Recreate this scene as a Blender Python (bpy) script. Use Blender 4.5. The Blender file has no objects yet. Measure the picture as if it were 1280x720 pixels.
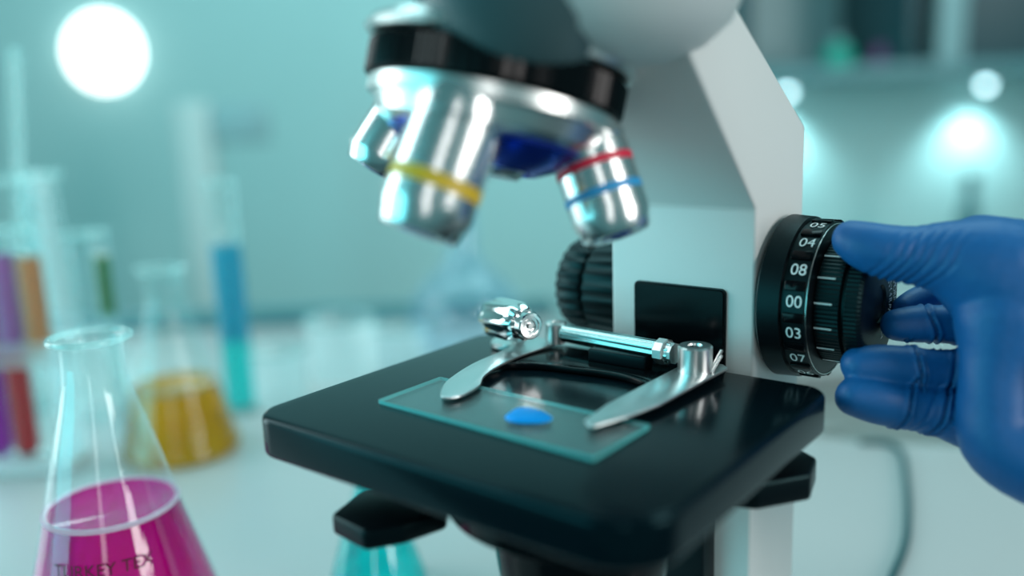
import bpy, bmesh, math, random
from mathutils import Vector, Matrix, Quaternion

# ------------------------------------------------------------------ frame of reference
# microscope frame in centimetres: X along the stage front, Y towards the arm, Z up, stage top at z = 0,
# bench top at z = -12.  World metres: floor at 0, bench top at 0.90.
ZB = -12.0
def W(x, y=None, z=None):
    if y is None: x, y, z = x
    return Vector((x/100, y/100, (z + 102)/100))

F, PITCH, ROLL, YAW, CX, CY, CZ = 1113.17, 0.20386, -0.036498, 2.2435, 21.1095, -14.1512, 8.3768
FW = Vector((math.cos(PITCH)*math.cos(YAW), math.cos(PITCH)*math.sin(YAW), -math.sin(PITCH)))
r0 = Vector((math.sin(YAW), -math.cos(YAW), 0)); u0 = r0.cross(FW)
RT = math.cos(ROLL)*r0 + math.sin(ROLL)*u0
UP = -math.sin(ROLL)*r0 + math.cos(ROLL)*u0
CAM = Vector((CX, CY, CZ))
FH = Vector((math.cos(YAW), math.sin(YAW), 0)); RH = r0.copy()
def at(px, py, D):                      # centimetre point at a distance along the view from where the photo was taken
    return CAM + (FW + (px-640)/F*RT - (py-360)/F*UP)*D
def on_z(px, py, z):
    d = FW + (px-640)/F*RT - (py-360)/F*UP
    return CAM + d*((z-CAM.z)/d.z)
def room(a, b, z):                      # a along the bench, b away from the viewer
    p = CAM + RH*a + FH*b; return Vector((p.x, p.y, z))

# ------------------------------------------------------------------ camera, world, lights, exposure
sc = bpy.context.scene
COL = sc.collection
cam = bpy.data.cameras.new('camera'); camo = bpy.data.objects.new('camera', cam); COL.objects.link(camo)
camo.matrix_world = Matrix(((RT.x, UP.x, -FW.x, 0), (RT.y, UP.y, -FW.y, 0), (RT.z, UP.z, -FW.z, 0), (0, 0, 0, 1)))
camo.location = W(CAM)
cam.sensor_width = 36; cam.lens = F/1280*36
cam.clip_start = 0.01; cam.clip_end = 50
cam.dof.use_dof = True; cam.dof.focus_distance = 0.277; cam.dof.aperture_fstop = 2.8
cam.dof.aperture_blades = 0
sc.camera = camo
sc.view_settings.view_transform = 'Standard'; sc.view_settings.look = 'None'
sc.view_settings.gamma = 1; sc.view_settings.use_curve_mapping = False
sc.view_settings.exposure = 0.0

world = bpy.data.worlds.new('world'); sc.world = world; world.use_nodes = True
bgn = world.node_tree.nodes['Background']
bgn.inputs[0].default_value = (0.13, 0.40, 0.43, 1); bgn.inputs[1].default_value = 0.5

def area(name, pos, target, sx, sy, power, color):
    l = bpy.data.lights.new(name, 'AREA'); l.shape = 'RECTANGLE'; l.size = sx; l.size_y = sy
    l.energy = power; l.color = color
    o = bpy.data.objects.new(name, l); COL.objects.link(o)
    o.location = W(pos); d = W(target) - W(pos)
    o.rotation_euler = d.to_track_quat('-Z', 'Y').to_euler()
    return o
area('key_light', (150, 22, 45), (9, 10, 2), 0.55, 0.9, 15, (1.0, 0.95, 0.93))  # unseen key area light, added to brighten the arm's right side
area('teal_fill', (-60, -95, 18), (5, 8, 3), 0.8, 0.8, 7.5, (0.18, 0.90, 1.0))  # added teal fill for the arm's front and slanted faces
area('overhead_wash', room(15, 95, 130), room(15, 115, -12), 2.0, 0.7, 19, (0.58, 0.96, 1.0))  # added overhead area light, washes the back wall and bench in teal
area('reflection_strip', (62, -70, 30), (7, 5, 6), 0.13, 0.9, 1.2, (1.0, 0.95, 0.94))  # tall narrow area light, added for white reflections on the objectives
area('side_fill', (-75, -25, 28), (7, 5, 6), 0.4, 0.9, 6, (0.8, 0.98, 1.0))  # added fill from the left to lift the glassware and its liquids

# ------------------------------------------------------------------ materials
MATS = {}
def _mix(a, b, t): return a + (b-a)*t
def mat(name, color, rough=0.5, metal=0.0, bump=0.0, bscale=300, emit=0, coat=0.0, vary=0.04, spec=0.5, stint=None, aniso=0.0, bdist=0.0004, sheen=0.0):
    m = bpy.data.materials.new(name); m.use_nodes = True
    nt = m.node_tree; b = nt.nodes['Principled BSDF']
    tc = nt.nodes.new('ShaderNodeTexCoord')
    n = nt.nodes.new('ShaderNodeTexNoise'); n.inputs['Scale'].default_value = bscale; n.inputs['Detail'].default_value = 4
    nt.links.new(tc.outputs['Object'], n.inputs['Vector'])
    mx = nt.nodes.new('ShaderNodeMix'); mx.data_type = 'RGBA'
    mx.inputs[6].default_value = (*[c*(1-vary) for c in color], 1); mx.inputs[7].default_value = (*[min(1, c*(1+vary)) for c in color], 1)
    nt.links.new(n.outputs['Fac'], mx.inputs[0]); nt.links.new(mx.outputs[2], b.inputs['Base Color'])
    b.inputs['Roughness'].default_value = rough; b.inputs['Metallic'].default_value = metal
    b.inputs['Specular IOR Level'].default_value = spec
    if stint: b.inputs['Specular Tint'].default_value = (*stint, 1)
    b.inputs['Coat Weight'].default_value = coat; b.inputs['Coat Roughness'].default_value = 0.1
    b.inputs['Anisotropic'].default_value = aniso
    b.inputs['Sheen Weight'].default_value = sheen
    if bump:
        bp = nt.nodes.new('ShaderNodeBump'); bp.inputs['Strength'].default_value = bump; bp.inputs['Distance'].default_value = bdist
        nt.links.new(n.outputs['Fac'], bp.inputs['Height']); nt.links.new(bp.outputs['Normal'], b.inputs['Normal'])
    if emit:
        b.inputs['Emission Color'].default_value = (*color, 1); b.inputs['Emission Strength'].default_value = emit
    MATS[name] = m; return m
def glass(name, tint=(0.93, 0.99, 0.99), body=0.04, rough=0.02, edge=0.75, bodycol=(0.8, 0.95, 0.95)):
    """thin-walled clear glass: see-through in the middle, reflecting towards the rims"""
    m = bpy.data.materials.new(name); m.use_nodes = True; nt = m.node_tree; nt.nodes.clear()
    out = nt.nodes.new('ShaderNodeOutputMaterial')
    tr = nt.nodes.new('ShaderNodeBsdfTransparent'); tr.inputs[0].default_value = (*tint, 1)
    gl = nt.nodes.new('ShaderNodeBsdfGlossy'); gl.inputs['Roughness'].default_value = rough
    gl.inputs[0].default_value = (0.95, 1, 1, 1)
    lw = nt.nodes.new('ShaderNodeLayerWeight'); lw.inputs[0].default_value = 0.5
    pw = nt.nodes.new('ShaderNodeMath'); pw.operation = 'POWER'; pw.inputs[1].default_value = 4.5
    nt.links.new(lw.outputs['Facing'], pw.inputs[0])
    mp = nt.nodes.new('ShaderNodeMapRange'); mp.inputs[3].default_value = 0.05; mp.inputs[4].default_value = edge
    nt.links.new(pw.outputs[0], mp.inputs[0])
    m1 = nt.nodes.new('ShaderNodeMixShader')
    nt.links.new(mp.outputs[0], m1.inputs[0]); nt.links.new(tr.outputs[0], m1.inputs[1]); nt.links.new(gl.outputs[0], m1.inputs[2])
    df = nt.nodes.new('ShaderNodeBsdfTranslucent'); df.inputs[0].default_value = (*bodycol, 1)
    m2 = nt.nodes.new('ShaderNodeMixShader')
    ns = nt.nodes.new('ShaderNodeTexNoise'); ns.inputs['Scale'].default_value = 40
    mr = nt.nodes.new('ShaderNodeMapRange'); mr.inputs[3].default_value = body*0.8; mr.inputs[4].default_value = body*1.2
    nt.links.new(ns.outputs['Fac'], mr.inputs[0]); nt.links.new(mr.outputs[0], m2.inputs[0])
    nt.links.new(m1.outputs[0], m2.inputs[1]); nt.links.new(df.outputs[0], m2.inputs[2])
    nt.links.new(m2.outputs[0], out.inputs[0]); MATS[name] = m; return m
def liquid(name, color, clear=0.45, tint=None):
    m = bpy.data.materials.new(name); m.use_nodes = True; nt = m.node_tree; nt.nodes.clear()
    out = nt.nodes.new('ShaderNodeOutputMaterial')
    tr = nt.nodes.new('ShaderNodeBsdfTransparent'); tr.inputs[0].default_value = (*(tint or color), 1)
    tl = nt.nodes.new('ShaderNodeBsdfTranslucent'); tl.inputs[0].default_value = (*color, 1)
    di = nt.nodes.new('ShaderNodeBsdfDiffuse'); di.inputs[0].default_value = (*color, 1)
    n = nt.nodes.new('ShaderNodeTexNoise'); n.inputs['Scale'].default_value = 25
    a = nt.nodes.new('ShaderNodeMixShader'); nt.links.new(n.outputs['Fac'], a.inputs[0])
    nt.links.new(tl.outputs[0], a.inputs[1]); nt.links.new(di.outputs[0], a.inputs[2])
    b = nt.nodes.new('ShaderNodeMixShader'); b.inputs[0].default_value = clear
    nt.links.new(a.outputs[0], b.inputs[1]); nt.links.new(tr.outputs[0], b.inputs[2])
    gl = nt.nodes.new('ShaderNodeBsdfGlossy'); gl.inputs['Roughness'].default_value = 0.08
    c = nt.nodes.new('ShaderNodeMixShader'); fr = nt.nodes.new('ShaderNodeFresnel'); fr.inputs[0].default_value = 1.33
    nt.links.new(fr.outputs[0], c.inputs[0]); nt.links.new(b.outputs[0], c.inputs[1]); nt.links.new(gl.outputs[0], c.inputs[2])
    nt.links.new(c.outputs[0], out.inputs[0]); MATS[name] = m; return m

mat('stage_black', (0.0015, 0.006, 0.009), rough=0.17, bump=0.02, bscale=1800, spec=0.40, stint=(0.35, 0.9, 1.0))
MATS['stage_black'].node_tree.nodes['Principled BSDF'].inputs['IOR'].default_value = 1.27
mat('plastic_black', (0.003, 0.005, 0.007), rough=0.32, spec=0.15, stint=(0.4, 0.95, 1.0), bump=0.03, bscale=900)
mat('matte_black', (0.003, 0.0035, 0.005), rough=0.38, spec=0.25, stint=(0.35, 0.95, 1.0), bump=0.1, bscale=2500)
mat('gloss_black', (0.002, 0.003, 0.004), rough=0.16, spec=0.12)
mat('body_white', (0.66, 0.70, 0.69), rough=0.42, bump=0.06, bscale=1500, vary=0.015)
mat('body_grey', (0.52, 0.60, 0.60), rough=0.45, bump=0.06, bscale=1500, vary=0.015)
mat('head_shade', (0.05, 0.10, 0.11), rough=0.35, bump=0.05, bscale=1200)  # dark tone stands in for shade on the head's lower left
mat('chrome', (0.80, 0.82, 0.82), rough=0.12, metal=1)
mat('satin_steel', (0.72, 0.75, 0.74), rough=0.30, metal=1, bump=0.05, bscale=2500)
mat('brushed_steel', (0.60, 0.66, 0.66), rough=0.36, metal=1, bump=0.08, bscale=1800, aniso=0.3)
mat('objective_steel', (0.72, 0.75, 0.75), rough=0.25, metal=1, bump=0.02, bscale=900)
mat('blue_reflection', (0.01, 0.05, 0.42), rough=0.22, metal=0.7)  # blue reflection on the nosepiece metal, put into the colour
mat('lens_blue', (0.005, 0.04, 0.30), rough=0.08, coat=1)
mat('band_yellow', (0.62, 0.42, 0.02), rough=0.4)
mat('band_red', (0.65, 0.01, 0.05), rough=0.4)
mat('band_blue', (0.02, 0.30, 0.62), rough=0.4)
mat('mark_white', (0.75, 0.80, 0.80), rough=0.5)
mat('print_white', (0.95, 0.97, 0.97), rough=0.4)
mat('glove_blue', (0.001, 0.11, 0.33), rough=0.5, bump=0.25, bscale=700, bdist=0.0003, vary=0.12, spec=0.45)
mat('bench_white', (0.47, 0.475, 0.47), rough=0.28, bump=0.03, bscale=300, vary=0.02)
mat('wall_teal', (0.50, 0.76, 0.75), rough=0.75, bump=0.1, bscale=120, vary=0.03)
mat('floor_grey', (0.10, 0.15, 0.16), rough=0.6, bscale=20)
mat('lip_teal', (0.06, 0.20, 0.22), rough=0.4)
mat('cabinet_dark', (0.10, 0.26, 0.28), rough=0.4)
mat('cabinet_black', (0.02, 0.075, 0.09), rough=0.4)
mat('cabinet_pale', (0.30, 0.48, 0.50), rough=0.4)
mat('cabinet_white', (0.50, 0.60, 0.58), rough=0.4)
mat('green_plastic', (0.0, 0.42, 0.30), rough=0.4)
mat('pink_plastic', (0.32, 0.09, 0.26), rough=0.4)
mat('post_white', (0.62, 0.72, 0.70), rough=0.5)
mat('cable_teal', (0.02, 0.09, 0.10), rough=0.4)
mat('globe_glow', (0.93, 1.0, 0.98), rough=0.4, emit=3.6)
mat('puck_glow', (0.62, 0.93, 1.0), rough=0.4, emit=7)
mat('stopper_dark', (0.03, 0.10, 0.14), rough=0.5)
mat('print_red', (0.10, 0.0, 0.02), rough=0.6)
mat('slide_edge', (0.10, 0.50, 0.50), rough=0.25, coat=1)
mat('rack_white', (0.75, 0.80, 0.80), rough=0.35)
glass('clear_glass')
glass('rim_glass', tint=(0.85, 0.97, 0.96), body=0.22, edge=0.9, bodycol=(0.85, 1, 1))
glass('slide_glass', tint=(0.88, 0.98, 0.98), body=0.035, edge=0.8, bodycol=(0.35, 0.70, 0.72), rough=0.28)
glass('pale_blue_glass', tint=(0.85, 0.95, 1), body=0.09, bodycol=(0.62, 0.80, 0.98))
glass('meniscus_highlight', tint=(1, 0.9, 0.97), body=0.85, edge=0.9, bodycol=(1.0, 0.97, 0.99))  # milky white paints a bright highlight into the ring
glass('acrylic', tint=(0.9, 0.95, 0.96), body=0.5, bodycol=(0.95, 1.0, 1.0))
liquid('magenta_liquid', (1.0, 0.0, 0.44), 0.3, (0.95, 0.0, 0.45))
liquid('amber_liquid', (1.0, 0.50, 0.01), 0.45, (1.0, 0.68, 0.04))
liquid('cyan_liquid', (0.0, 0.92, 0.92), 0.35, (0.03, 0.95, 0.95))
liquid('cyan_dark_liquid', (0.0, 0.55, 0.75), 0.25, (0.0, 0.62, 0.8))
liquid('red_liquid', (0.85, 0.02, 0.04), 0.2)
liquid('pink_liquid', (0.90, 0.10, 0.50), 0.3)
liquid('purple_liquid', (0.75, 0.35, 0.70), 0.4)
liquid('violet_liquid', (0.62, 0.02, 0.60), 0.2)
liquid('orange_liquid', (1.0, 0.48, 0.22), 0.3)
liquid('green_liquid', (0.12, 0.40, 0.16), 0.3)
mat('stain_blue', (0.0, 0.34, 0.90), rough=0.45, spec=0.2)
mat('bar_steel', (0.30, 0.44, 0.44), rough=0.24, metal=1)

# ------------------------------------------------------------------ object helpers
def link(name, me, m, parent=None, kind=None):
    o = bpy.data.objects.new(name, me); COL.objects.link(o)
    if m: me.materials.append(MATS[m])
    if parent: o.parent = parent
    if kind: o['kind'] = kind
    return o
def thing(name, label, cat, loc, group=None):
    o = bpy.data.objects.new(name, None); COL.objects.link(o); o.location = W(loc)
    o.empty_display_size = 0.01
    o['label'] = label; o['category'] = cat
    if group: o['group'] = group
    return o
def tag(o, label, cat, group=None):
    o['label'] = label; o['category'] = cat
    if group: o['group'] = group
    return o
def root_loc(p):
    while p.parent: p = p.parent
    return p.location.copy()
def mesh_obj(name, bm, m, parent=None, kind=None, smooth=True, angle=35, loc=None):
    """bm holds centimetre coordinates of the microscope frame"""
    if parent is not None: base = root_loc(parent)
    elif loc is not None: base = W(loc)
    else: base = Vector((0, 0, 0))
    for v in bm.verts: v.co = W(v.co) - base
    bmesh.ops.recalc_face_normals(bm, faces=bm.faces)
    if smooth:
        for f in bm.faces: f.smooth = True
        for e in bm.edges:
            if len(e.link_faces) == 2 and e.calc_face_angle(0) > math.radians(angle): e.smooth = False
    me = bpy.data.meshes.new(name); bm.to_mesh(me); bm.free()
    o = link(name, me, m, parent, kind)
    if parent is None and loc is not None: o.location = base
    return o
def basis(axis, ref=None):
    a = Vector(axis).normalized()
    r = Vector(ref) if ref else (Vector((0, 0, 1)) if abs(a.z) < 0.9 else Vector((1, 0, 0)))
    x = (r - a*r.dot(a)).normalized(); y = a.cross(x)
    return x, y, a
def lathe(bm, prof, origin=(0, 0, 0), axis=(0, 0, 1), seg=64, rfun=None, close=False):
    """prof = [(radius, height)] turned about the axis"""
    x, y, a = basis(axis); o = Vector(origin); rings = []
    for (r, h) in prof:
        if r < 1e-6: rings.append([bm.verts.new(o + a*h)]); continue
        ring = []
        for i in range(seg):
            t = 2*math.pi*i/seg; rr = rfun(r, h, t) if rfun else r
            ring.append(bm.verts.new(o + a*h + (x*math.cos(t) + y*math.sin(t))*rr))
        rings.append(ring)
    n = len(rings)
    for k in range(n if close else n-1):
        A, B = rings[k], rings[(k+1) % n]
        for i in range(seg):
            j = (i+1) % seg
            if len(A) == 1 and len(B) == 1: break
            if len(A) == 1: bm.faces.new((A[0], B[i], B[j]))
            elif len(B) == 1: bm.faces.new((A[i], A[j], B[0]))
            else: bm.faces.new((A[i], A[j], B[j], B[i]))
    return bm
def cyl(bm, p0, p1, r, bev=0.05, seg=48, r1=None):
    p0, p1 = Vector(p0), Vector(p1); L = (p1-p0).length; r1 = r if r1 is None else r1
    lathe(bm, [(0, 0), (r-bev, 0), (r, bev), (r1, L-bev), (r1-bev, L), (0, L)], p0, p1-p0, seg); return bm
def prism(bm, pts, z0, z1, bevel=0.0, seg=3):
    """closed XY outline between two heights"""
    lo = [bm.verts.new((p[0], p[1], z0)) for p in pts]; hi = [bm.verts.new((p[0], p[1], z1)) for p in pts]
    n = len(pts); fs = [bm.faces.new(lo[::-1]), bm.faces.new(hi)]
    for i in range(n): fs.append(bm.faces.new((lo[i], lo[(i+1) % n], hi[(i+1) % n], hi[i])))
    bmesh.ops.recalc_face_normals(bm, faces=fs)
    if bevel:
        es = [e for f in fs[:2] for e in f.edges]
        bmesh.ops.bevel(bm, geom=list(set(es)), offset=bevel, segments=seg, profile=0.5, affect='EDGES')
    return bm
def box(bm, c, s, bevel=0.0, mtx=None, seg=3):
    geo = bmesh.ops.create_cube(bm, size=1)['verts']
    for v in geo:
        v.co = Vector((v.co.x*s[0], v.co.y*s[1], v.co.z*s[2]))
    if bevel:
        es = list({e for v in geo for e in v.link_edges})
        r = bmesh.ops.bevel(bm, geom=es, offset=bevel, segments=seg, profile=0.5, affect='EDGES'); geo = list({v for f in r['faces'] for v in f.verts} | {v for v in geo if v.is_valid})
    for v in geo:
        v.co = (mtx @ v.co if mtx else v.co) + Vector(c)
    return bm
ROOMM = Matrix((( RH.x, FH.x, 0), (RH.y, FH.y, 0), (0, 0, 1)))
def rbox(bm, a0, a1, b0, b1, z0, z1, bevel=0.0):
    """box aligned with the room"""
    c = room((a0+a1)/2, (b0+b1)/2, (z0+z1)/2)
    return box(bm, c, (a1-a0, b1-b0, z1-z0), bevel, ROOMM)
def rounded(pts, r, seg=8):
    """round the corners of a polygon"""
    out = []; n = len(pts); P = [Vector((p[0], p[1])) for p in pts]
    rs = r if isinstance(r, (list, tuple)) else [r]*n
    for i in range(n):
        p, a, b = P[i], P[i-1], P[(i+1) % n]; ri = rs[i]
        if ri <= 0: out.append((p.x, p.y)); continue
        da, db = (a-p).normalized(), (b-p).normalized()
        ang = da.angle(db); t = ri/math.tan(ang/2); s = p+da*t; e = p+db*t
        c = p + (da+db).normalized()*(ri/math.sin(ang/2))
        v0, v1 = s-c, e-c
        tot = v0.angle_signed(v1)
        for k in range(seg+1):
            w = Matrix.Rotation(-tot*k/seg, 2) @ v0
            out.append(((c+w).x, (c+w).y))
    return out
def spline(pts, n=8, closed=False):
    P = [Vector(p) for p in pts]; out = []; m = len(P)
    for i in range(m if closed else m-1):
        p1, p2 = P[i], P[(i+1) % m]
        p0 = P[i-1] if (closed or i > 0) else p1; p3 = P[(i+2) % m] if (closed or i+2 < m) else p2
        for k in range(n):
            t = k/n
            out.append(0.5*((2*p1) + (p2-p0)*t + (2*p0-5*p1+4*p2-p3)*t*t + (3*p1-p0-3*p2+p3)*t**3))
    if not closed: out.append(P[-1])
    return out
def tube(bm, pts, r, seg=12):
    pts = [Vector(p) for p in pts]; rings = []; ref = Vector((0, 0, 1))
    for i, p in enumerate(pts):
        d = (pts[min(i+1, len(pts)-1)] - pts[max(i-1, 0)]).normalized()
        x = ref - d*ref.dot(d)
        x = x.normalized() if x.length > 1e-3 else Vector((1, 0, 0)); y = d.cross(x)
        rr = r[i] if isinstance(r, (list, tuple)) else r
        rings.append([bm.verts.new(p + (x*math.cos(2*math.pi*k/seg) + y*math.sin(2*math.pi*k/seg))*rr) for k in range(seg)])
    for A, B in zip(rings, rings[1:]):
        for i in range(seg): bm.faces.new((A[i], A[(i+1) % seg], B[(i+1) % seg], B[i]))
    bm.faces.new(rings[0][::-1]); bm.faces.new(rings[-1]); return bm
def text_verts(s, size):
    """mesh of a string centred at the origin in its own plane (cm)"""
    cu = bpy.data.curves.new('lettering', 'FONT'); cu.body = s; cu.size = size; cu.align_x = 'CENTER'; cu.align_y = 'CENTER'
    o = bpy.data.objects.new('lettering', cu); COL.objects.link(o)
    dg = bpy.context.evaluated_depsgraph_get(); dg.update()
    me = bpy.data.meshes.new_from_object(o.evaluated_get(dg))
    bpy.data.objects.remove(o); bpy.data.curves.remove(cu)
    bm = bmesh.new(); bm.from_mesh(me); bpy.data.meshes.remove(me)
    return bm
def merge(dst, src):
    me = bpy.data.meshes.new('tmp'); src.to_mesh(me); src.free(); dst.from_mesh(me); bpy.data.meshes.remove(me)

# ------------------------------------------------------------------ the room
bm = bmesh.new(); rbox(bm, -260, 260, -120, 320, -103, -102); mesh_obj('floor', bm, 'floor_grey', kind='structure', smooth=False)
bm = bmesh.new(); rbox(bm, -260, 260, 190, 198, -102, 160); mesh_obj('wall_back', bm, 'wall_teal', kind='structure', smooth=False)
bm = bmesh.new(); rbox(bm, -268, -260, -120, 198, -102, 160); mesh_obj('wall_left', bm, 'wall_teal', kind='structure', smooth=False)

# main bench: an L-shaped continuous top
A0 = on_z(1045, 547, ZB); A1 = on_z(1275, 562, ZB)
def ab(p): d = p-CAM; return d.dot(RH), d.dot(FH)
a0, b0 = ab(A0); a1, b1 = ab(A1)
sl = (b1-b0)/(a1-a0)
poly = [(-120, 17), (110, 17), (110, b0+(110-a0)*sl), (6, b0+(6-a0)*sl), (4, 86), (-120, 86)]
pts = [tuple(room(a, b, 0).xy) for a, b in poly]
bench = thing('lab_bench', 'long glossy white laboratory bench top carrying the microscope and glassware', 'bench', room(0, 20, -102))
bm = bmesh.new(); prism(bm, pts, ZB-3, ZB, 0.3); mesh_obj('worktop', bm, 'bench_white', bench)
bm = bmesh.new(); rbox(bm, -120, 4, 84.2, 86.2, ZB+0.02, ZB+1.6, 0.2); mesh_obj('back_lip', bm, 'lip_teal', bench)
bm = bmesh.new(); rbox(bm, -110, 100, 20, 50, -102, ZB-3.05, 0.5); mesh_obj('base_cabinet', bm, 'cabinet_white', bench)

# ------------------------------------------------------------------ the microscope
mic = thing('microscope', 'white laboratory microscope with black square stage and chrome objectives, its knob in the gloved hand', 'microscope', (7.8, 8, ZB))
# base (below the frame)
bm = bmesh.new(); prism(bm, rounded([(3.6, 0), (11.6, 0), (11.2, 15.6), (4.2, 15.6)], [2, 2, 1.0, 1.0]), ZB+0.02, ZB+1.9, 0.4)
mesh_obj('base', bm, 'body_white', mic)
# arm: side profile extruded across the width
prof = [(11.3, -10.15), (11.27, 5.02), (6.8, 9.55), (6.0, 10.35), (5.6, 11.9), (8.2, 11.45), (9.5, 10.85), (15.08, 7.33), (15.15, -10.15)]
bm = bmesh.new()
A = [bm.verts.new((5.2, y, z)) for y, z in prof]; B = [bm.verts.new((10.36, y, z)) for y, z in prof]
bm.faces.new(A); bm.faces.new(B[::-1])
for i in range(len(prof)): bm.faces.new((A[i], A[(i+1) % len(prof)], B[(i+1) % len(prof)], B[i]))
bmesh.ops.recalc_face_normals(bm, faces=bm.faces)
bmesh.ops.bevel(bm, geom=[e for e in bm.edges], offset=0.14, segments=4, profile=0.5, affect='EDGES')
mesh_obj('arm', bm, 'body_white', mic, angle=50)
# head: broad rounded housing above the nosepiece
hc = at(722, -44, 22.6)
bm = bmesh.new()
lathe(bm, [(0, -2.55), (1.4, -2.5), (2.5, -2.25), (3.4, -1.75), (4.0, -1.1), (4.25, -0.3), (4.3, 0.8), (4.2, 2.5), (3.8, 4.0), (0, 4.3)], hc, (0.10, 0.06, 1), 72)
head = mesh_obj('head', bm, 'body_grey', mic, angle=60)
bm = bmesh.new()
lathe(bm, [(0, -1.1), (1.5, -1.1), (1.9, -0.7), (2.5, 0.2), (2.9, 1.2), (3.1, 3.0), (0, 3.2)], at(650, 34, 21.6), (0.12, 0.05, 1), 64)
mesh_obj('head_shade_cone', bm, 'head_shade', mic, angle=60)  # added dark cone imitating the shaded underside of the head

# revolving nosepiece
tc = at(617, 124, 23.4)
up = (UP*0.982 + RT*0.185 - FW*0.06).normalized(); dn = -up
def knurl(n, d):
    return lambda r, h, t: r*(1 - d*(0.5+0.5*math.cos(n*t))) if r > 3.2 else r
nose = mesh_obj('nosepiece', lathe(bmesh.new(), [(0, 0.0), (2.2, 0), (3.15, 0.02), (3.28, 0.08), (3.28, 0.42), (3.1, 0.48), (2.95, 0.9), (2.3, 1.25), (1.3, 1.6), (1.0, 2.0), (0, 2.05)], tc, dn, 96), 'satin_steel', mic)
mesh_obj('grip_ring', lathe(bmesh.new(), [(2.9, -0.92), (3.3, -0.92), (3.42, -0.82), (3.42, -0.05), (3.34, 0.04), (2.9, 0.04)], tc, dn, 288, knurl(72, 0.018), close=True), 'gloss_black', nose)
mesh_obj('upper_plate', lathe(bmesh.new(), [(0, -1.75), (2.6, -1.75), (3.5, -1.35), (3.62, -1.15), (3.5, -1.0), (0, -0.95)], tc, dn, 96), 'satin_steel', nose)
mesh_obj('reflection_ring', lathe(bmesh.new(), [(1.6, 1.17), (2.5, 1.10), (2.62, 1.16), (2.1, 1.55), (1.5, 1.82), (1.3, 1.62)], tc, dn, 96, close=True), 'blue_reflection', nose)  # added ring that paints a blue reflection on the turret's underside

def objective(base, tip, R, bands, collar='objective_steel'):
    base, tip = Vector(base), Vector(tip); ax = tip-base; L = ax.length
    ob = mesh_obj('objective', lathe(bmesh.new(), [(0, -0.35), (R*0.72, -0.35), (R*0.74, 0.0), (R*0.98, 0.03), (R, 0.08), (R, L*0.20), (R*0.965, L*0.215), (R*0.965, L*0.235), (R, L*0.25),
        (R, L*0.80), (R*0.99, L*0.84), (R*0.93, L*0.90), (R*0.86, L*0.985), (R*0.82, L), (R*0.42, L), (0, L*0.98)], base, ax, 96), 'objective_steel', mic)
    ob['label'] = bands[0]
    for c, h0, h1 in bands[1]:
        b_ = mesh_obj('band', lathe(bmesh.new(), [(R*0.99, L*h0), (R*1.006, L*h0+0.005), (R*1.006, L*h1-0.005), (R*0.99, L*h1)], base, ax, 96, close=True), c, ob)
    mesh_obj('front_lens', lathe(bmesh.new(), [(R*0.42, L+0.002), (R*0.40, L+0.03), (R*0.2, L+0.06), (0, L+0.07)], base, ax, 48), 'lens_blue', ob)
    return ob
objective(at(585, 120, 21.3), at(522, 292, 21.1), 1.14, ('chrome objective with yellow band', [('band_yellow', 0.60, 0.70)]))
objective(at(725, 155, 23.6), at(772, 296, 23.3), 1.04, ('chrome objective with red and blue bands', [('band_red', 0.36, 0.43), ('band_blue', 0.60, 0.67)]))
objective(at(522, 122, 25.2), at(466, 212, 25.3), 0.98, ('short chrome objective', []))

# stage
bm = bmesh.new()
prism(bm, rounded([(0, 0), (13, 0), (13, 10.75), (0, 10.75)], [1.0, 1.5, 0.8, 0.8], 12), -1.2, 0.0, 0.16, 4)
stage = mesh_obj('stage', bm, 'stage_black', mic, angle=50)
# black cover plate on the arm
bm = bmesh.new()
M = Matrix.Identity(3)
o2 = rounded([(6.15, -0.6), (9.42, -0.6), (9.42, 2.47), (6.15, 2.47)], [0.02, 0.02, 0.18, 0.18], 6)
lo = [bm.verts.new((p[0], 11.34, p[1])) for p in o2]; hi = [bm.verts.new((p[0], 11.12, p[1])) for p in o2]
fs = [bm.faces.new(lo), bm.faces.new(hi[::-1])]
for i in range(len(o2)): fs.append(bm.faces.new((lo[i], hi[i], hi[(i+1) % len(o2)], lo[(i+1) % len(o2)])))
bmesh.ops.recalc_face_normals(bm, faces=fs)
bmesh.ops.bevel(bm, geom=list(fs[1].edges), offset=0.06, segments=3, affect='EDGES')
mesh_obj('cover_plate', bm, 'gloss_black', mic, angle=60)
# stage carrier running down the arm, rack and condenser below
bm = bmesh.new(); box(bm, (7.8, 10.9, -4.6), (2.6, 0.9, 6.5), 0.1); mesh_obj('slide_rail', bm, 'plastic_black', mic)
bm = bmesh.new(); lathe(bm, [(0, -1.4), (3.2, -1.4), (3.35, -1.6), (3.35, -1.95), (3.75, -2.05), (3.75, -2.5), (3.5, -2.7), (2.6, -3.0), (2.4, -4.6), (0, -4.7)], (7.9, 5.2, 0), (0, 0, 1), 72)
mesh_obj('condenser', bm, 'gloss_black', mic)
def tab(P, t0, t1):
    b_ = bmesh.new(); prism(b_, P, t0, t1, 0.12, 3); return mesh_obj('clamp_lever', b_, 'plastic_black', mic, angle=50)
zl = -2.35
L = [on_z(x, y, zl) for x, y in ((413, 642), (452, 612), (540, 610), (560, 636), (505, 655), (455, 664))]
tab(rounded([tuple(p.xy) for p in L], 0.25), zl-0.6, zl)
zl = -1.75
L = [on_z(x, y, zl) for x, y in ((900, 600), (1000, 560), (1021, 571), (1014, 592), (948, 604))]
tab(rounded([tuple(p.xy) for p in L], 0.18), zl-0.8, zl)

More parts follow.
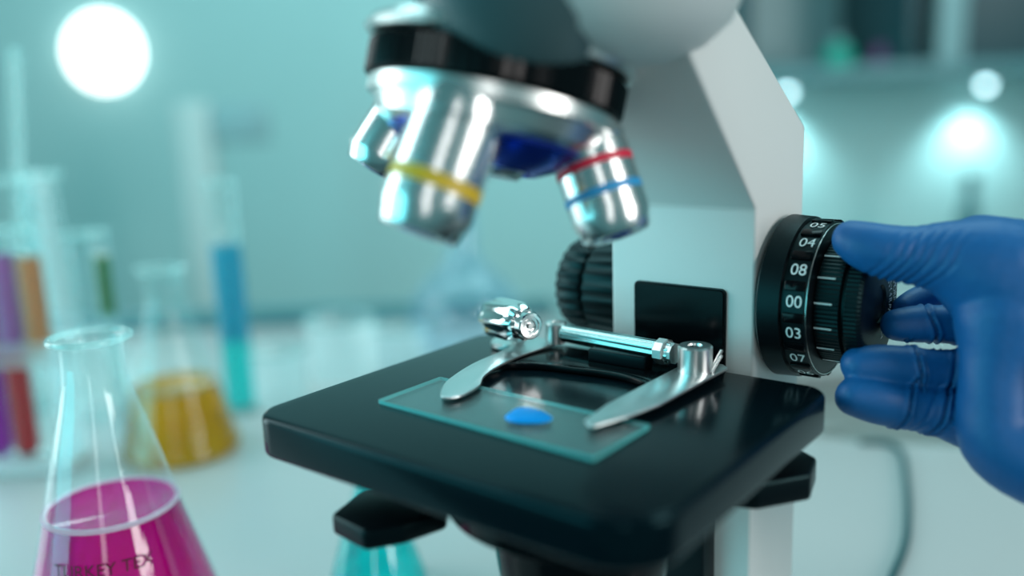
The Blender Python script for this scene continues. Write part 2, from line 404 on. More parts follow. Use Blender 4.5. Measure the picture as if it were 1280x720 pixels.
# right focus knob
KY, KZ = 13.4, 2.02
def knob_part(name, prof, m, seg=96, rfun=None, parent=None, close=False):
    return mesh_obj(name, lathe(bmesh.new(), [(r, h) for h, r in prof], (0, KY, KZ), (1, 0, 0), seg, rfun, close), m, parent or mic)
coarse = knob_part('coarse_focus_knob', [(10.38, 0), (10.38, 1.2), (10.50, 1.2), (10.52, 2.50), (10.60, 2.60), (11.25, 2.56), (11.28, 2.44), (11.98, 2.44), (12.0, 2.36), (12.06, 2.0), (12.06, 0)], 'matte_black')
# raised lugs round the numeral band
bm = bmesh.new()
NL = 16
for i in range(NL):
    t = math.pi - 0.14 + 2*math.pi*(i+0.5)/NL
    c = Vector((11.66, KY + 2.46*math.cos(t), KZ + 2.46*math.sin(t)))
    rot = Matrix(((1, 0, 0), (0, math.cos(t), -math.sin(t)), (0, math.sin(t), math.cos(t))))
    box(bm, c, (0.62, 0.12, 0.30), 0.04, rot, 2)
mesh_obj('grip_lugs', bm, 'gloss_black', coarse)
knob_part('rim_line', [(12.0, 2.36), (12.0, 2.385), (12.02, 2.385), (12.02, 2.36)], 'satin_steel', parent=coarse, close=True)
def fine_r(r, h, t):
    return r*(1-0.014*(0.5+0.5*math.cos(90*t))) if (r > 1.85) else r
fine = knob_part('fine_focus_knob', [(12.06, 0), (12.06, 1.9), (12.10, 1.96), (12.80, 1.96), (12.84, 1.80), (12.92, 1.80), (12.96, 1.94), (13.32, 1.94), (13.42, 1.84), (13.45, 1.7), (13.45, 0.6), (13.38, 0.55), (13.38, 0)], 'matte_black', seg=540, rfun=fine_r)
# numbers and ticks wrapped round the band
def wrap_text(s, size, xc, R, ang, spin):
    b_ = text_verts(s, size); out = []
    for v in b_.verts:
        x, y = v.co.x, v.co.y
        if spin: x, y = y, -x
        a = ang + y/R
        v.co = Vector((xc + x, KY + R*math.cos(a), KZ + R*math.sin(a)))
    return b_
bm = bmesh.new()
step = 2*math.pi/14
# the side facing the viewer is at angle 180 degrees (towards -Y)
for k, s in zip(range(-3, 4), ['05', '04', '08', '00', '03', '07', '06']):
    b_ = text_verts(s, 0.50)
    for v in b_.verts:
        a = math.pi - 0.14 + k*2*math.pi/16 - v.co.y/2.475
        v.co = Vector((11.68 + v.co.x, KY + 2.475*math.cos(a), KZ + 2.475*math.sin(a)))
    merge(bm, b_)
mesh_obj('numerals', bm, 'mark_white', coarse, smooth=False)
bm = bmesh.new()
for k in range(-4, 5):
    a = math.pi - 0.14 + k*2*math.pi/16
    R2 = 1.972
    rot = Matrix(((1, 0, 0), (0, math.cos(a), -math.sin(a)), (0, math.sin(a), math.cos(a))))
    box(bm, (12.36, KY + R2*math.cos(a), KZ + R2*math.sin(a)), (0.52, 0.012, 0.05), 0, rot)
mesh_obj('tick_marks', bm, 'mark_white', fine, smooth=False)
# small print round the end face
bm = bmesh.new()
for R3, s in ((1.42, 'HARMORMUHAHAY'), (0.98, '80Y4RPHOSOKT')):
    for i, ch in enumerate(s):
        if ch == ' ': continue
        b_ = text_verts(ch, 0.26)
        a = 0.9 + i*0.15*1.2/R3
        for v in b_.verts:
            rr = R3 + v.co.y*1.7; aa = a + v.co.x/R3
            v.co = Vector((13.462, KY + rr*math.sin(aa), KZ + rr*math.cos(aa)))
        merge(bm, b_)
mesh_obj('small_print', bm, 'print_white', fine, smooth=False)

# left focus knob
def kn2(r, h, t): return r*(1-0.05*(0.5+0.5*math.cos(24*t))) if r > 1.5 and h < 3.95 else r
lk = mesh_obj('focus_knob', lathe(bmesh.new(), [(0, 5.25), (1.86, 5.25), (1.92, 5.15), (1.90, 3.65), (1.6, 3.6), (1.6, 3.45), (1.74, 3.4), (1.78, 3.3), (1.78, 2.55), (1.6, 2.3), (0, 2.25)], (0, 13.6, 1.6), (1, 0, 0), 240, kn2), 'matte_black', mic)

# slide holder
holder = mesh_obj('slide_holder', (lambda b_: b_)(lathe(bmesh.new(), [(0, 0.02), (0.78, 0.02), (0.82, 0.07), (0.82, 0.17), (0.76, 0.22), (0, 0.22)], (2.15, 9.65, 0), (0, 0, 1), 48)), 'satin_steel', mic)
def plate(name, pts, z0, z1, m, parent, n=6, bev=0.04):
    P = [tuple(p) for p in spline([(x, y, 0) for x, y in pts], n, True)]
    b_ = bmesh.new(); prism(b_, [(p[0], p[1]) for p in P], z0, z1, bev, 2); return mesh_obj(name, b_, m, parent, angle=50)
outer = spline([(4.36, 3.45, 0), (3.95, 3.9, 0), (3.45, 4.75, 0), (2.98, 6.4, 0), (2.85, 8.0, 0), (2.72, 9.0, 0), (2.7, 10.1, 0)], 6)
inner = spline([(3.85, 10.25, 0), (3.8, 9.3, 0), (3.7, 8.0, 0), (3.85, 6.6, 0), (4.15, 5.6, 0), (4.6, 4.85, 0), (4.75, 3.95, 0), (4.62, 3.55, 0)], 6)
bm = bmesh.new(); prism(bm, [(p.x, p.y) for p in outer+inner], 0.20, 0.30, 0.03, 2)
mesh_obj('clip_arm', bm, 'brushed_steel', holder, angle=50)
bm = bmesh.new(); prism(bm, rounded([(8.85, 4.05), (9.25, 3.7), (9.62, 4.9), (9.86, 6.2), (10.0, 10.2), (9.7, 10.45), (8.66, 10.3), (8.66, 5.4)], [0.1, 0.15, 0.2, 0.5, 0.2, 0.1, 0.1, 0.4], 5), 0.20, 0.30, 0.03, 2)
mesh_obj('clip_arm', bm, 'brushed_steel', holder, angle=50)
# black curved bracket between the arms
arc = [(v.x, v.y) for v in spline([(3.45, 6.5, 0), (3.75, 7.25, 0), (4.7, 7.8, 0), (6.1, 8.05, 0), (7.3, 8.2, 0), (8.3, 8.0, 0), (8.9, 7.5, 0)], 5)]
bm = bmesh.new(); prism(bm, arc + [(8.9, 9.75), (3.5, 10.1)], 0.02, 0.17, 0.04, 3)
brk = mesh_obj('bracket', bm, 'gloss_black', holder, angle=50)
arc2 = [(x, y-0.10) for x, y in arc]; arc3 = [(x, y+0.16) for x, y in arc][::-1]
bm = bmesh.new(); prism(bm, arc2+arc3, 0.03, 0.22, 0.04, 3); mesh_obj('bracket_rim', bm, 'gloss_black', brk, angle=50)
bm = bmesh.new(); box(bm, (6.75, 9.25, 0.36), (2.1, 0.5, 0.42), 0.06); mesh_obj('bracket_block', bm, 'plastic_black', brk)
# pivots
def post(x, y, r, z0, z1, name='pivot_post'):
    b_ = bmesh.new(); h = z1-z0
    lathe(b_, [(0, 0), (r, 0), (r, h-0.05), (r-0.05, h), (r*0.42, h), (r*0.38, h-0.08), (0, h-0.08)], (x, y, z0), (0, 0, 1), 56)
    p = mesh_obj(name, b_, 'satin_steel', holder)
    b2 = bmesh.new(); box(b2, (x, y, z1-0.06), (r*0.62, r*0.13, 0.05), 0.01); mesh_obj('screw_slot', b2, 'plastic_black', p)
    return p
post(9.3, 9.38, 0.52, 0.28, 1.10)
post(3.74, 9.98, 0.38, 0.28, 1.0)
# ribbed bar
P0 = Vector((4.12, 9.91, 0.66)); P1 = Vector((8.55, 9.42, 0.72))
def rib(r, h, t): return r*(1-0.10*(0.5+0.5*math.cos(9*t))) if r > 0.2 else r
Lb = (P1-P0).length
bar = mesh_obj('tension_bar', lathe(bmesh.new(), [(0, 0), (0.26, 0), (0.31, 0.05), (0.34, Lb-0.05), (0.25, Lb), (0, Lb)], P0, P1-P0, 108, rib), 'bar_steel', holder)
d = (P1-P0).normalized()
mesh_obj('bar_collar', lathe(bmesh.new(), [(0, 0), (0.38, 0), (0.42, 0.04), (0.42, 0.34), (0.38, 0.38), (0.33, 0.38), (0.33, 0.62), (0, 0.62)], P1-d*0.55, d, 10), 'satin_steel', bar, angle=25)
bm = bmesh.new(); tube(bm, [(9.72, 9.55, 0.31), (9.98, 9.75, 0.95)], 0.05); tube(bm, [(9.82, 9.45, 0.31), (10.0, 9.72, 0.80)], 0.045)
mesh_obj('spring_pin', bm, 'chrome', holder)
# fluted knob
K0 = at(664, 408, 28.9); K1 = at(619, 396, 31.0); ax = (K1-K0); Lk = ax.length; ax.normalize()
def flute(r, h, t): return r*(1-0.13*(0.5+0.5*math.cos(7*t + 0.5*h))) if r > 0.55 else r
tk = mesh_obj('fluted_knob', lathe(bmesh.new(), [(0.40, 0.55), (0.56, 0.48), (0.66, 0.62), (0.72, 0.9), (0.72, Lk-0.3), (0.66, Lk+0.05), (0.5, Lk+0.2), (0, Lk+0.25)], K0, ax, 140, flute), 'chrome', holder)
mesh_obj('knob_spindle', lathe(bmesh.new(), [(0, 0.10), (0.07, 0.10), (0.09, 0.02), (0.13, 0.10), (0.17, 0.10), (0.20, 0.02), (0.24, 0.02), (0.25, 0.05), (0.30, 0.05), (0.31, 0.0), (0.40, 0.0), (0.44, 0.04), (0.44, 0.9), (0, 0.9)], K0, ax, 64), 'chrome', tk)
mesh_obj('knob_screw', lathe(bmesh.new(), [(0.085, 0.0), (0.08, -0.03), (0, -0.06)], K0 + ax*0.06, ax, 32), 'mark_white', tk)
bm = bmesh.new(); cyl(bm, K0+ax*0.9-Vector((0, 0, 0.28)), (2.25, 9.7, 0.2), 0.22, 0.02, 32); mesh_obj('knob_foot', bm, 'satin_steel', tk)

# ------------------------------------------------------------------ glass slide with the stained drop
sl_ = thing('glass_slide', 'clear glass microscope slide with a bright blue drop lying on the black stage', 'glass slide', (6.4, 3.9, 0))
bm = bmesh.new(); prism(bm, rounded([(2.62, 2.62), (10.16, 2.45), (10.2, 5.08), (2.66, 5.25)], 0.06, 3), 0.015, 0.125, 0.0)
so = mesh_obj('slide_pane', bm, 'slide_glass', sl_, smooth=False)
so.data.materials.append(MATS['slide_edge'])
for p in so.data.polygons:
    if abs(p.normal.z) < 0.5: p.material_index = 1
dc = on_z(657, 520, 0.13)
bm = bmesh.new()
lathe(bm, [(0, 0.17), (0.30, 0.155), (0.55, 0.09), (0.66, 0.02), (0.66, 0.0), (0, 0.0)], (0, 0, 0), (0, 0, 1), 48)
for v in bm.verts:
    t = math.atan2(v.co.y, v.co.x); k = 1 + 0.10*math.sin(3*t+1) + 0.12*math.cos(t)
    v.co = Vector((v.co.x*k*0.98, v.co.y*k*0.8, v.co.z)) + Vector((dc.x, dc.y, 0.127))
mesh_obj('stain_drop', bm, 'stain_blue', sl_, angle=80)

# ------------------------------------------------------------------ gloved hand
def capsule_chain(bm, nodes, step=0.30):
    """nodes: (point, radius) ; closely spaced spheres are fused later by the remesh"""
    for (p, r), (q, s) in zip(nodes, nodes[1:]):
        p, q = Vector(p), Vector(q); L = (q-p).length; n = max(2, int(L/0.18))
        x, y, a = basis(q-p); rings = []
        for i in range(n+1):
            t = i/n; c = p.lerp(q, t); rr = _mix(r, s, t)
            rings.append([bm.verts.new(c + (x*math.cos(2*math.pi*k/24) + y*math.sin(2*math.pi*k/24))*rr) for k in range(24)])
        for A, B in zip(rings, rings[1:]):
            for i in range(24): bm.faces.new((A[i], A[(i+1) % 24], B[(i+1) % 24], B[i]))
        bm.faces.new(rings[0][::-1]); bm.faces.new(rings[-1])
    for p, r in nodes:
        lathe(bm, [(r*math.sin(math.pi*k/14), -r*math.cos(math.pi*k/14)) for k in range(15)], p, (0, 0, 1), 24)
def smooth_chain(pts, n=5):
    """interpolate nodes (px, py, depth, radius) smoothly"""
    P = [Vector((a, b, c, d)) for a, b, c, d in pts]; out = []
    for i in range(len(P)-1):
        p1, p2 = P[i], P[i+1]; p0 = P[i-1] if i else p1; p3 = P[i+2] if i+2 < len(P) else p2
        for k in range(n):
            t = k/n; out.append(0.5*((2*p1)+(p2-p0)*t+(2*p0-5*p1+4*p2-p3)*t*t+(3*p1-p0-3*p2+p3)*t**3))
    out.append(P[-1])
    return [(at(v[0], v[1], v[2]), v[3]) for v in out]
chains = {
 'thumb':  [(1064, 300, 25.9, 0.56), (1084, 308, 25.7, 0.71), (1112, 315, 25.5, 0.79), (1150, 320, 25.3, 0.86), (1195, 325, 25.1, 1.13), (1245, 345, 25.0, 1.6), (1310, 400, 25.0, 2.0)],
 'index':  [(1131, 386, 28.0, 0.42), (1155, 375, 28.2, 0.50), (1195, 368, 28.4, 0.62), (1260, 350, 27.6, 1.0), (1350, 350, 26.4, 1.4)],
 'middle': [(1122, 406, 27.0, 0.50), (1145, 405, 26.9, 0.58), (1180, 405, 26.8, 0.59), (1230, 405, 26.6, 0.75), (1340, 400, 26.0, 1.5)],
 'ring':   [(1075, 457, 26.2, 0.56), (1098, 457, 26.2, 0.63), (1135, 460, 26.2, 0.63), (1180, 465, 26.3, 0.66), (1235, 468, 26.0, 0.88), (1340, 460, 25.4, 1.6)],
 'little': [(1068, 496, 25.9, 0.57), (1092, 501, 25.9, 0.65), (1128, 508, 25.9, 0.66), (1172, 516, 25.9, 0.70), (1225, 528, 25.6, 0.9), (1330, 530, 24.9, 1.6)],
 'heel':   [(1252, 398, 24.6, 1.25), (1246, 450, 24.5, 0.95), (1243, 510, 24.5, 0.95), (1250, 550, 24.4, 1.05), (1300, 572, 24.2, 1.35), (1400, 560, 24.0, 2.2)],
 'palm':   [(1290, 370, 25.0, 1.9), (1320, 450, 25.0, 2.0), (1330, 530, 24.8, 1.7)],
 'back':   [(1225, 312, 25.4, 1.0), (1290, 330, 25.3, 1.25), (1380, 370, 25.3, 1.9)],
 'wrist':  [(1340, 450, 25.0, 2.4), (1480, 480, 24.4, 2.7), (1700, 520, 23.6, 2.9), (1900, 560, 22.6, 3.1)],
}
bm = bmesh.new()
for k, c in chains.items(): capsule_chain(bm, smooth_chain(c, 4))
for v in bm.verts: v.co = v.co/100
hm = bpy.data.meshes.new('hand_tmp'); bm.to_mesh(hm); bm.free()
ho = bpy.data.objects.new('hand_tmp', hm); COL.objects.link(ho)
rm = ho.modifiers.new('r', 'REMESH'); rm.mode = 'VOXEL'; rm.voxel_size = 0.0007; rm.use_smooth_shade = True
sm = ho.modifiers.new('s', 'SMOOTH'); sm.iterations = 9; sm.factor = 0.5
dg = bpy.context.evaluated_depsgraph_get(); dg.update()
me = bpy.data.meshes.new_from_object(ho.evaluated_get(dg)); bpy.data.objects.remove(ho); bpy.data.meshes.remove(hm)
bm = bmesh.new(); bm.from_mesh(me); bpy.data.meshes.remove(me); bm.normal_update()
def seg_pt(px, py, D): return at(px, py, D)
# creases: (point on the finger axis, axis direction, reach, width, depth)
cre = []
def crease(p, q, t, reach, width, depth, slant=0.0):
    P, Q = at(*p), at(*q); a = (Q-P).normalized(); cre.append((P.lerp(Q, t), (a + UP*slant + RT*0).normalized(), reach, width, depth))
crease((1098, 457, 26.2), (1180, 465, 26.3), 0.48, 0.95, 0.040, 0.15, 0.06)
crease((1098, 457, 26.2), (1180, 465, 26.3), 0.56, 0.95, 0.03, 0.05, 0.06)
crease((1098, 457, 26.2), (1180, 465, 26.3), 1.12, 0.95, 0.045, 0.12, -0.3)
crease((1098, 457, 26.2), (1180, 465, 26.3), 0.97, 0.9, 0.04, 0.06, -0.3)
crease((1092, 501, 25.9), (1172, 516, 25.9), 0.42, 0.95, 0.040, 0.15, -0.25)
crease((1092, 501, 25.9), (1172, 516, 25.9), 0.93, 0.95, 0.040, 0.14, -0.3)
crease((1092, 501, 25.9), (1172, 516, 25.9), 1.03, 0.95, 0.035, 0.07, -0.3)
crease((1092, 501, 25.9), (1172, 516, 25.9), 0.72, 0.95, 0.05, 0.03, -0.5)
crease((1145, 405, 26.9), (1180, 405, 26.8), 0.45, 0.9, 0.05, 0.13, 0.15)
for t, dpt in ((0.0, 0.02), (0.25, 0.035), (0.45, 0.05), (0.68, 0.035), (0.86, 0.045), (1.15, 0.035), (1.35, 0.03)):
    crease((1105, 314, 25.5), (1160, 321, 25.3), t, 1.3, 0.055, dpt, -0.55)
import numpy as np
bm.verts.ensure_lookup_table()
CO = np.array([v.co[:] for v in bm.verts])*100; NO = np.array([v.normal[:] for v in bm.verts])
UPn = np.array(UP[:]); DS = np.zeros(len(CO))
for (c, a, reach, w, dp) in cre:
    rel = CO-np.array(c[:]); a_ = np.array(a[:]); s_ = rel@a_
    rad = np.linalg.norm(rel-np.outer(s_, a_), axis=1)
    s_ = s_ + 0.05*np.sin((rel@UPn)*5)
    f_ = np.exp(-(s_/w)**2) - 0.45*np.exp(-((abs(s_)-2.1*w)/w)**2)
    if reach > 1.0: f_ = f_*np.clip(0.85-(rel@UPn)*0.8, 0, 1)
    DS -= dp*f_*(rad < reach)
DS += 0.018*np.sin(CO[:, 0]*2.1+CO[:, 2]*3.3)*np.sin(CO[:, 1]*2.7-CO[:, 2]*1.9)
CO = CO + NO*DS[:, None]
for v, c in zip(bm.verts, CO): v.co = c
hand = mesh_obj('gloved_hand', bm, 'glove_blue', None, loc=at(1300, 450, 25), angle=180)
tag(hand, 'right hand of a person in a deep blue nitrile glove turning the black focus knob', 'hand')

# ------------------------------------------------------------------ glassware
def vessel(parent, prof, pos, wall='clear_glass', rim=None, name='glass_body', seg=72):
    return mesh_obj(name, lathe(bmesh.new(), prof, pos, (0, 0, 1), seg), wall, parent, angle=60)
def ring(parent, pos, r, t, m='rim_glass', name='rim', seg=72):
    b_ = bmesh.new(); pr = [(r + t*math.cos(a), t*math.sin(a)) for a in [2*math.pi*k/12 for k in range(12)]]
    lathe(b_, pr, pos, (0, 0, 1), seg, close=True); return mesh_obj(name, b_, m, parent)
def smooth_prof(P, n=5):
    return [(max(0, p.x), p.y) for p in spline([(r, h, 0) for r, h in P], n)]
def clip_prof(P, level, shrink=0.10):
    """inside profile of a vessel up to a liquid level, closed on top"""
    out = [(0, P[0][1]+shrink)]
    for (r0_, h0), (r1_, h1) in zip(P, P[1:]):
        if h1 <= level: out.append((max(0, r1_-shrink), max(h1, P[0][1]+shrink)))
        else:
            t = (level-h0)/(h1-h0); r = r0_+(r1_-r0_)*t-shrink
            out += [(r, level), (r*0.985, level-0.02), (0, level-0.02)]; break
    return out

# magenta flask in the foreground
fp = at(112, 424, 31.0); fx, fy = fp.x, fp.y
mf = thing('erlenmeyer_flask', 'clear conical flask half filled with magenta liquid, nearest on the left', 'flask', (fx, fy, ZB), 'conical flasks on the bench')
PF = smooth_prof([(0.0, 0.03), (3.2, 0.03), (3.75, 0.12), (3.95, 0.6), (3.8, 1.2), (3.02, 4.1), (2.30, 6.7), (1.75, 8.9), (1.28, 10.6), (1.08, 11.6), (1.05, 12.6), (1.18, 12.85)])
vessel(mf, PF, (fx, fy, ZB))
ring(mf, (fx, fy, ZB+12.95), 1.30, 0.13)
mesh_obj('liquid', lathe(bmesh.new(), clip_prof(PF, 6.75, 0.06), (fx, fy, ZB), (0, 0, 1), 72), 'magenta_liquid', mf, angle=60)
ring(mf, (fx, fy, ZB+6.72), 2.23, 0.10, 'meniscus_highlight', 'meniscus_glint')  # white ring painting the highlight round the liquid's edge
toC = math.atan2(CY-fy, CX-fx)
b_ = text_verts('TURKEY TEX', 0.58)
for v in b_.verts:
    h = 5.5 + v.co.y; R_ = 3.02 + (4.1-h)*0.27 + 0.06; a = toC - 0.22 + v.co.x/R_
    v.co = Vector((fx + R_*math.cos(a), fy + R_*math.sin(a), ZB + h))
mesh_obj('printed_text', b_, 'print_red', mf, smooth=False)

def flask(px, py_base, Rb, Hh, Rn, level, liq, label, z0=ZB, wall='clear_glass', group='conical flasks on the bench'):
    p = on_z(px, py_base, z0)
    t = thing('erlenmeyer_flask', label, 'flask', p, group)
    P = smooth_prof([(0.0, 0.03), (Rb*0.82, 0.03), (Rb*0.96, 0.12), (Rb, 0.45), (Rb*0.95, 0.9), (Rb*0.72, Hh*0.36), (Rn*1.35, Hh*0.68), (Rn, Hh*0.82), (Rn, Hh*0.96), (Rn*1.1, Hh)])
    vessel(t, P, p, wall); ring(t, p+Vector((0, 0, Hh)), Rn*1.2, 0.12)
    if liq: mesh_obj('liquid', lathe(bmesh.new(), clip_prof(P, level, 0.06), p, (0, 0, 1), 64), liq, t, angle=60)
    return t
flask(228, 562, 3.6, 11.5, 1.15, 4.3, 'amber_liquid', 'clear conical flask with amber yellow liquid behind the magenta flask')
flask(474, 735, 2.1, 6.8, 0.6, 5.4, 'cyan_liquid', 'small conical flask with bright cyan liquid, below the left edge of the stage')

def round_flask(px, py, D, R_, neck, label, wall='clear_glass'):
    p = on_z(px, py, ZB); t = thing('round_flask', label, 'flask', p)
    P = [(0, 0.02), (R_*0.45, 0.02)] + [(R_*math.sin(a), R_*0.92*(1-math.cos(a))) for a in [0.55+0.17*i for i in range(13)]] + [(R_*0.30, R_*2.0), (R_*0.26, R_*2.15), (R_*0.26, R_*1.9+neck)]
    P = [P[0], P[1]] + P[2:]
    vessel(t, P, p, wall); ring(t, p+Vector((0, 0, R_*1.9+neck)), R_*0.30, 0.12)
    return t
round_flask(128, 520, 58, 3.1, 7.0, 'empty clear round-bodied flask with a tall neck behind the magenta flask')
round_flask(585, 455, 70, 4.4, 5.5, 'pale bluish round flask standing behind the stage', 'pale_blue_glass')

# measuring cylinder with cyan liquid
p = on_z(303, 512, ZB)
t = thing('measuring_cylinder', 'slender glass measuring cylinder of cyan liquid', 'measuring cylinder', p)
rc = 1.05
vessel(t, [(0, 0.45), (rc*0.95, 0.45), (rc, 0.6), (rc, 15.9), (rc*1.08, 16.0)], p); ring(t, p+Vector((0, 0, 16.0)), rc*1.08, 0.09)
mesh_obj('foot', lathe(bmesh.new(), [(0, 0.01), (1.35, 0.01), (1.4, 0.12), (1.1, 0.3), (0.5, 0.42), (0, 0.42)], p, (0, 0, 1), 48), 'rim_glass', t)
mesh_obj('liquid', lathe(bmesh.new(), [(0, 0.5), (rc-0.05, 0.5), (rc-0.04, 0.7), (rc-0.04, 5.2)], p, (0, 0, 1), 40), 'cyan_liquid', t)
mesh_obj('dye_layer', lathe(bmesh.new(), [(0, 5.2), (rc-0.04, 5.2), (rc-0.04, 11.7), (0, 11.7)], p, (0, 0, 1), 40), 'cyan_dark_liquid', t)

# beaker with a stirring rod at the left edge
p = on_z(14, 505, ZB)
bk = thing('beaker', 'large clear glass beaker at the left edge behind the tube rack', 'beaker', p)
Rk, Hk = 5.1, 16.6
vessel(bk, [(0, 0.03), (Rk-0.5, 0.03), (Rk, 0.5), (Rk, Hk-0.3), (Rk+0.2, Hk)], p); ring(bk, p+Vector((0, 0, Hk)), Rk+0.22, 0.16)
ptop = at(18, 66, 63)
bm = bmesh.new(); tube(bm, [tuple(p+Vector((1.5, 0.5, 0.25))), tuple(ptop)], 0.32, 16)
bmesh.ops.create_uvsphere(bm, u_segments=16, v_segments=10, radius=0.36, matrix=Matrix.Translation(ptop))
tag(mesh_obj('stirring_rod', bm, 'rim_glass', None, loc=tuple(ptop)), 'tall clear glass rod standing in the large beaker', 'glass rod')

# tube rack
rp = on_z(30, 585, ZB); ra, rb = ab(rp)
rk = thing('tube_rack', 'white plastic test tube rack at the left edge behind the magenta flask', 'rack', rp)
for z0, z1 in ((ZB+0.02, ZB+0.7), (ZB+6.6, ZB+7.9)):
    bm = bmesh.new(); rbox(bm, ra-8, ra+3.5, rb-1.4, rb+1.4, z0, z1, 0.1); mesh_obj('shelf', bm, 'acrylic' if z0 > ZB+1 else 'rack_white', rk)
for s in (-7.8, 3.2):
    bm = bmesh.new(); rbox(bm, ra+s-0.15, ra+s+0.15, rb-1.4, rb+1.4, ZB+0.7, ZB+7.9, 0.08); mesh_obj('end_panel', bm, 'acrylic', rk)
cols = [('violet_liquid', 'test tube of violet liquid with a pink top layer, leftmost in the rack', -1.15, 'pink_liquid', 12.4),
        ('red_liquid', 'test tube of red liquid with a mauve top layer in the rack', 0.45, 'purple_liquid', 12.2),
        (None, 'test tube with orange liquid in its upper half, rightmost in the rack', 2.05, 'orange_liquid', 12.0)]
for liq, lab, off, top, lev in cols:
    q = room(ra+off, rb, ZB+0.8)
    t = thing('test_tube', lab, 'test tube', q, 'test tubes in the rack'); r = 0.72
    vessel(t, [(0, 0), (r*0.5, 0.08), (r*0.87, 0.3), (r, 0.62), (r, 13.6), (r*1.1, 13.7)], q, 'clear_glass', seg=40); ring(t, q+Vector((0, 0, 13.7)), r*1.1, 0.08, seg=40)
    if liq: mesh_obj('liquid', lathe(bmesh.new(), [(0, 0.06), (r*0.45, 0.12), (r*0.82, 0.34), (r-0.05, 0.64), (r-0.05, 6.4)], q, (0, 0, 1), 32), liq, t)
    mesh_obj('liquid_layer', lathe(bmesh.new(), [(0, 6.4), (r-0.05, 6.4), (r-0.05, lev), (0, lev)], q, (0, 0, 1), 32), top, t)
q = room(ra+4.6, rb+3.6, ZB)
t = thing('test_tube', 'flat-bottomed tube of dark green liquid standing just right of the rack', 'test tube', q); r = 0.5
vessel(t, [(0, 0.02), (r, 0.02), (r, 13.6), (r*1.1, 13.7)], q, 'clear_glass', seg=40); ring(t, q+Vector((0, 0, 13.7)), r*1.1, 0.08, seg=40)
mesh_obj('liquid', lathe(bmesh.new(), [(0, 8.5), (r-0.05, 8.5), (r-0.05, 12.2), (0, 12.2)], q, (0, 0, 1), 32), 'green_liquid', t)
mesh_obj('liquid_base', lathe(bmesh.new(), [(0, 0.08), (r-0.05, 0.08), (r-0.05, 8.5)], q, (0, 0, 1), 32), 'clear_glass', t)

# clear dishes behind the left of the stage
for (px, py, R_, H_, lab) in ((352, 505, 1.9, 4.0, 'small clear beaker right of the cyan measuring cylinder'),
                              (430, 470, 2.6, 4.6, 'small clear beaker in the middle of the far bench behind the stage'),
                              (505, 462, 2.2, 3.6, 'small clear beaker nearest the back corner of the stage')):
    q = on_z(px, py, ZB); t = thing('beaker', lab, 'beaker', q, 'small clear beakers behind the stage')
    vessel(t, [(0, 0.03), (R_-0.3, 0.03), (R_, 0.35), (R_, H_-0.2), (R_+0.12, H_)], q, 'acrylic'); ring(t, q+Vector((0, 0, H_)), R_+0.12, 0.13)

# cable on the bench
cp = [on_z(x, y, ZB+0.2) for x, y in ((1075, 552), (1108, 553), (1127, 566), (1133, 600), (1135, 640), (1131, 680), (1113, 725), (1085, 790), (1040, 880))]
bm = bmesh.new(); tube(bm, spline([tuple(c) for c in cp], 8), 0.17, 12)
tag(mesh_obj('power_cable', bm, 'cable_teal', None, loc=tuple(cp[3])), 'thin dark cable curving over the white bench below the gloved hand', 'cable')

# ------------------------------------------------------------------ background of the lab
# glowing round lamp
gp = at(136, 66, 186)
lp = thing('globe_lamp', 'round glowing white lamp high on the left in front of the back wall', 'lamp', gp)
bm = bmesh.new(); bmesh.ops.create_uvsphere(bm, u_segments=40, v_segments=24, radius=8.0, matrix=Matrix.Translation(gp)); mesh_obj('lamp_globe', bm, 'globe_glow', lp)
ga, gb = ab(gp)
bm = bmesh.new(); cyl(bm, gp+FH*7.5, room(ga, 189.95, gp.z), 1.0, 0.1, 24); mesh_obj('wall_bracket', bm, 'post_white', lp)
# far counter on the right
ct = thing('wall_counter', 'pale counter with cabinets along the back wall at the right', 'counter', room(110, 160, -102))
bm = bmesh.new(); rbox(bm, 22, 220, 128, 189.8, ZB-23, ZB-20, 0.3); mesh_obj('countertop', bm, 'bench_white', ct)
bm = bmesh.new(); rbox(bm, 24, 218, 132, 189.8, -102, ZB-23.02, 0.2); mesh_obj('cabinet_body', bm, 'cabinet_white', ct)
for k in range(4):
    x0 = 25+k*46
    bm = bmesh.new(); rbox(bm, x0, x0+45, 130.2, 131.9, -94, ZB-25, 0.3); dd = mesh_obj('cabinet_door', bm, 'cabinet_white', ct)
    bm = bmesh.new(); rbox(bm, x0+20, x0+25, 128.8, 130.1, ZB-32, ZB-31, 0.1); mesh_obj('handle', bm, 'satin_steel', dd)
# wall cabinets with an open front
wz = at(1100, 97, 155).z
wc = thing('wall_cabinet', 'dark teal open-fronted wall cabinet with shelf items at the upper right', 'cabinet', room(110, 172, wz))
bm = bmesh.new(); rbox(bm, 40, 150, 155, 189.8, wz, wz+2.2, 0.2); mesh_obj('cabinet_floor', bm, 'cabinet_dark', wc)
bm = bmesh.new(); rbox(bm, 40, 150, 155, 189.8, wz+62, wz+64, 0.2); mesh_obj('cabinet_top', bm, 'cabinet_dark', wc)
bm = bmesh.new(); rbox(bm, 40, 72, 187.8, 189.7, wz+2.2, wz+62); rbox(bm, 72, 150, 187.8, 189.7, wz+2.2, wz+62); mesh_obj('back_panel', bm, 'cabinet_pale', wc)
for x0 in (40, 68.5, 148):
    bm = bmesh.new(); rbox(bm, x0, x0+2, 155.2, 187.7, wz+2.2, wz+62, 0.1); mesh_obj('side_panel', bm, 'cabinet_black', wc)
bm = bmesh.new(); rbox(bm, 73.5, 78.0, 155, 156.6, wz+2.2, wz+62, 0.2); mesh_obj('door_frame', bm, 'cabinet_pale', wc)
bm = bmesh.new(); rbox(bm, 78.1, 147.9, 155.3, 156.4, wz+2.2, wz+62, 0.2); mesh_obj('cabinet_door', bm, 'cabinet_black', wc)
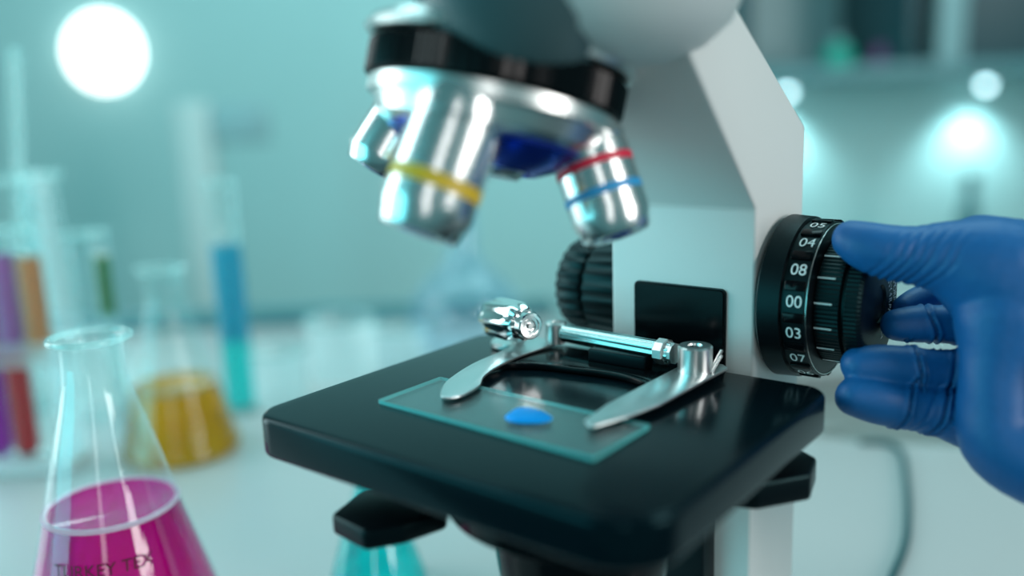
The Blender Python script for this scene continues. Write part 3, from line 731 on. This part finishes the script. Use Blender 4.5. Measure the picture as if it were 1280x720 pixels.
for px, m, lab, w in ((1047, 'green_plastic', 'small green bottle on the floor of the dark wall cabinet', 2.6), (1110, 'pink_plastic', 'small dusky pink jar on the floor of the dark wall cabinet', 2.8)):
    q = at(px, 92, 163); q = Vector((q.x, q.y, wz+2.25)); h = 4.2
    t = thing('bottle' if px < 1080 else 'jar', lab, 'bottle' if px < 1080 else 'jar', q)
    mesh_obj('bottle_body' if px < 1080 else 'jar_body', lathe(bmesh.new(), [(0, 0), (w-0.2, 0), (w, 0.2), (w, h*0.75), (w*0.5, h*0.92), (w*0.45, h), (0, h)], q, (0, 0, 1), 32), m, t)
    mesh_obj('cap', lathe(bmesh.new(), [(0, h), (w*0.5, h), (w*0.5, h+1.0), (0, h+1.1)], q, (0, 0, 1), 24), 'cabinet_pale', t)
# puck lights
for px, lab in ((984, 'small round light under the wall cabinet beside the microscope arm'), (1232, 'small round light under the wall cabinet above the gloved hand')):
    q = at(px, 112, 180); q.z = wz-0.7; qa, qb = ab(q)
    t = thing('puck_light', lab, 'light', q, 'lights under the wall cabinet')
    mesh_obj('light_housing', lathe(bmesh.new(), [(0, 0.68), (2.3, 0.68), (2.4, 0.5), (2.4, -0.5), (2.0, -0.6), (0, -0.6)], q, (0, 0, 1), 32), 'cabinet_pale', t)
    mesh_obj('diffuser', lathe(bmesh.new(), [(1.0, -0.62), (1.0, -1.3), (0.7, -1.9), (0, -2.1)], q, (0, 0, 1), 32), 'puck_glow', t)
    l = bpy.data.lights.new('puck_beam', 'SPOT'); l.energy = 2.6; l.color = (0.62, 0.95, 1); l.spot_size = math.radians(120); l.spot_blend = 0.9; l.shadow_soft_size = 0.02
    o = bpy.data.objects.new('puck_beam', l); COL.objects.link(o); o.parent = t; o.location = (0, 0, -0.045)
    dd = (FH*0.25 + Vector((0, 0, -1))); o.rotation_euler = dd.to_track_quat('-Z', 'Y').to_euler()
q = at(1212, 250, 160); q.z = ZB-20
t = thing('bottle', 'slim dark bottle standing on the far counter under the right light', 'bottle', q)
mesh_obj('bottle_body', lathe(bmesh.new(), [(0, 0.02), (1.5, 0.02), (1.6, 0.3), (2.0, 17), (1.2, 20), (1.0, 23.2), (0, 23.2)], q, (0, 0, 1), 32), 'lip_teal', t)
mesh_obj('cap', lathe(bmesh.new(), [(0, 23.2), (1.2, 23.2), (1.2, 25.2), (0, 25.3)], q, (0, 0, 1), 24), 'cabinet_black', t)
# white post with a pale panel at the left
pa, pb = ab(at(248, 200, 140))
ptz = at(248, 128, 140).z
t = thing('floor_stand', 'tall blurred white post with a pale panel near the back wall on the left', 'stand', room(pa, pb, -102))
bm = bmesh.new(); rbox(bm, pa-2.6, pa+2.6, pb-2, pb+2, -101, ptz, 0.6); mesh_obj('post', bm, 'post_white', t)
bm = bmesh.new(); rbox(bm, pa+2.7, pa+11.5, pb-1, pb+1, ptz-6.5, ptz-0.5, 0.5); mesh_obj('panel', bm, 'cabinet_pale', t)
bm = bmesh.new(); rbox(bm, pa-18, pa+18, pb-14, pb+14, -101.95, -100.5, 0.6); mesh_obj('foot_plate', bm, 'post_white', t)
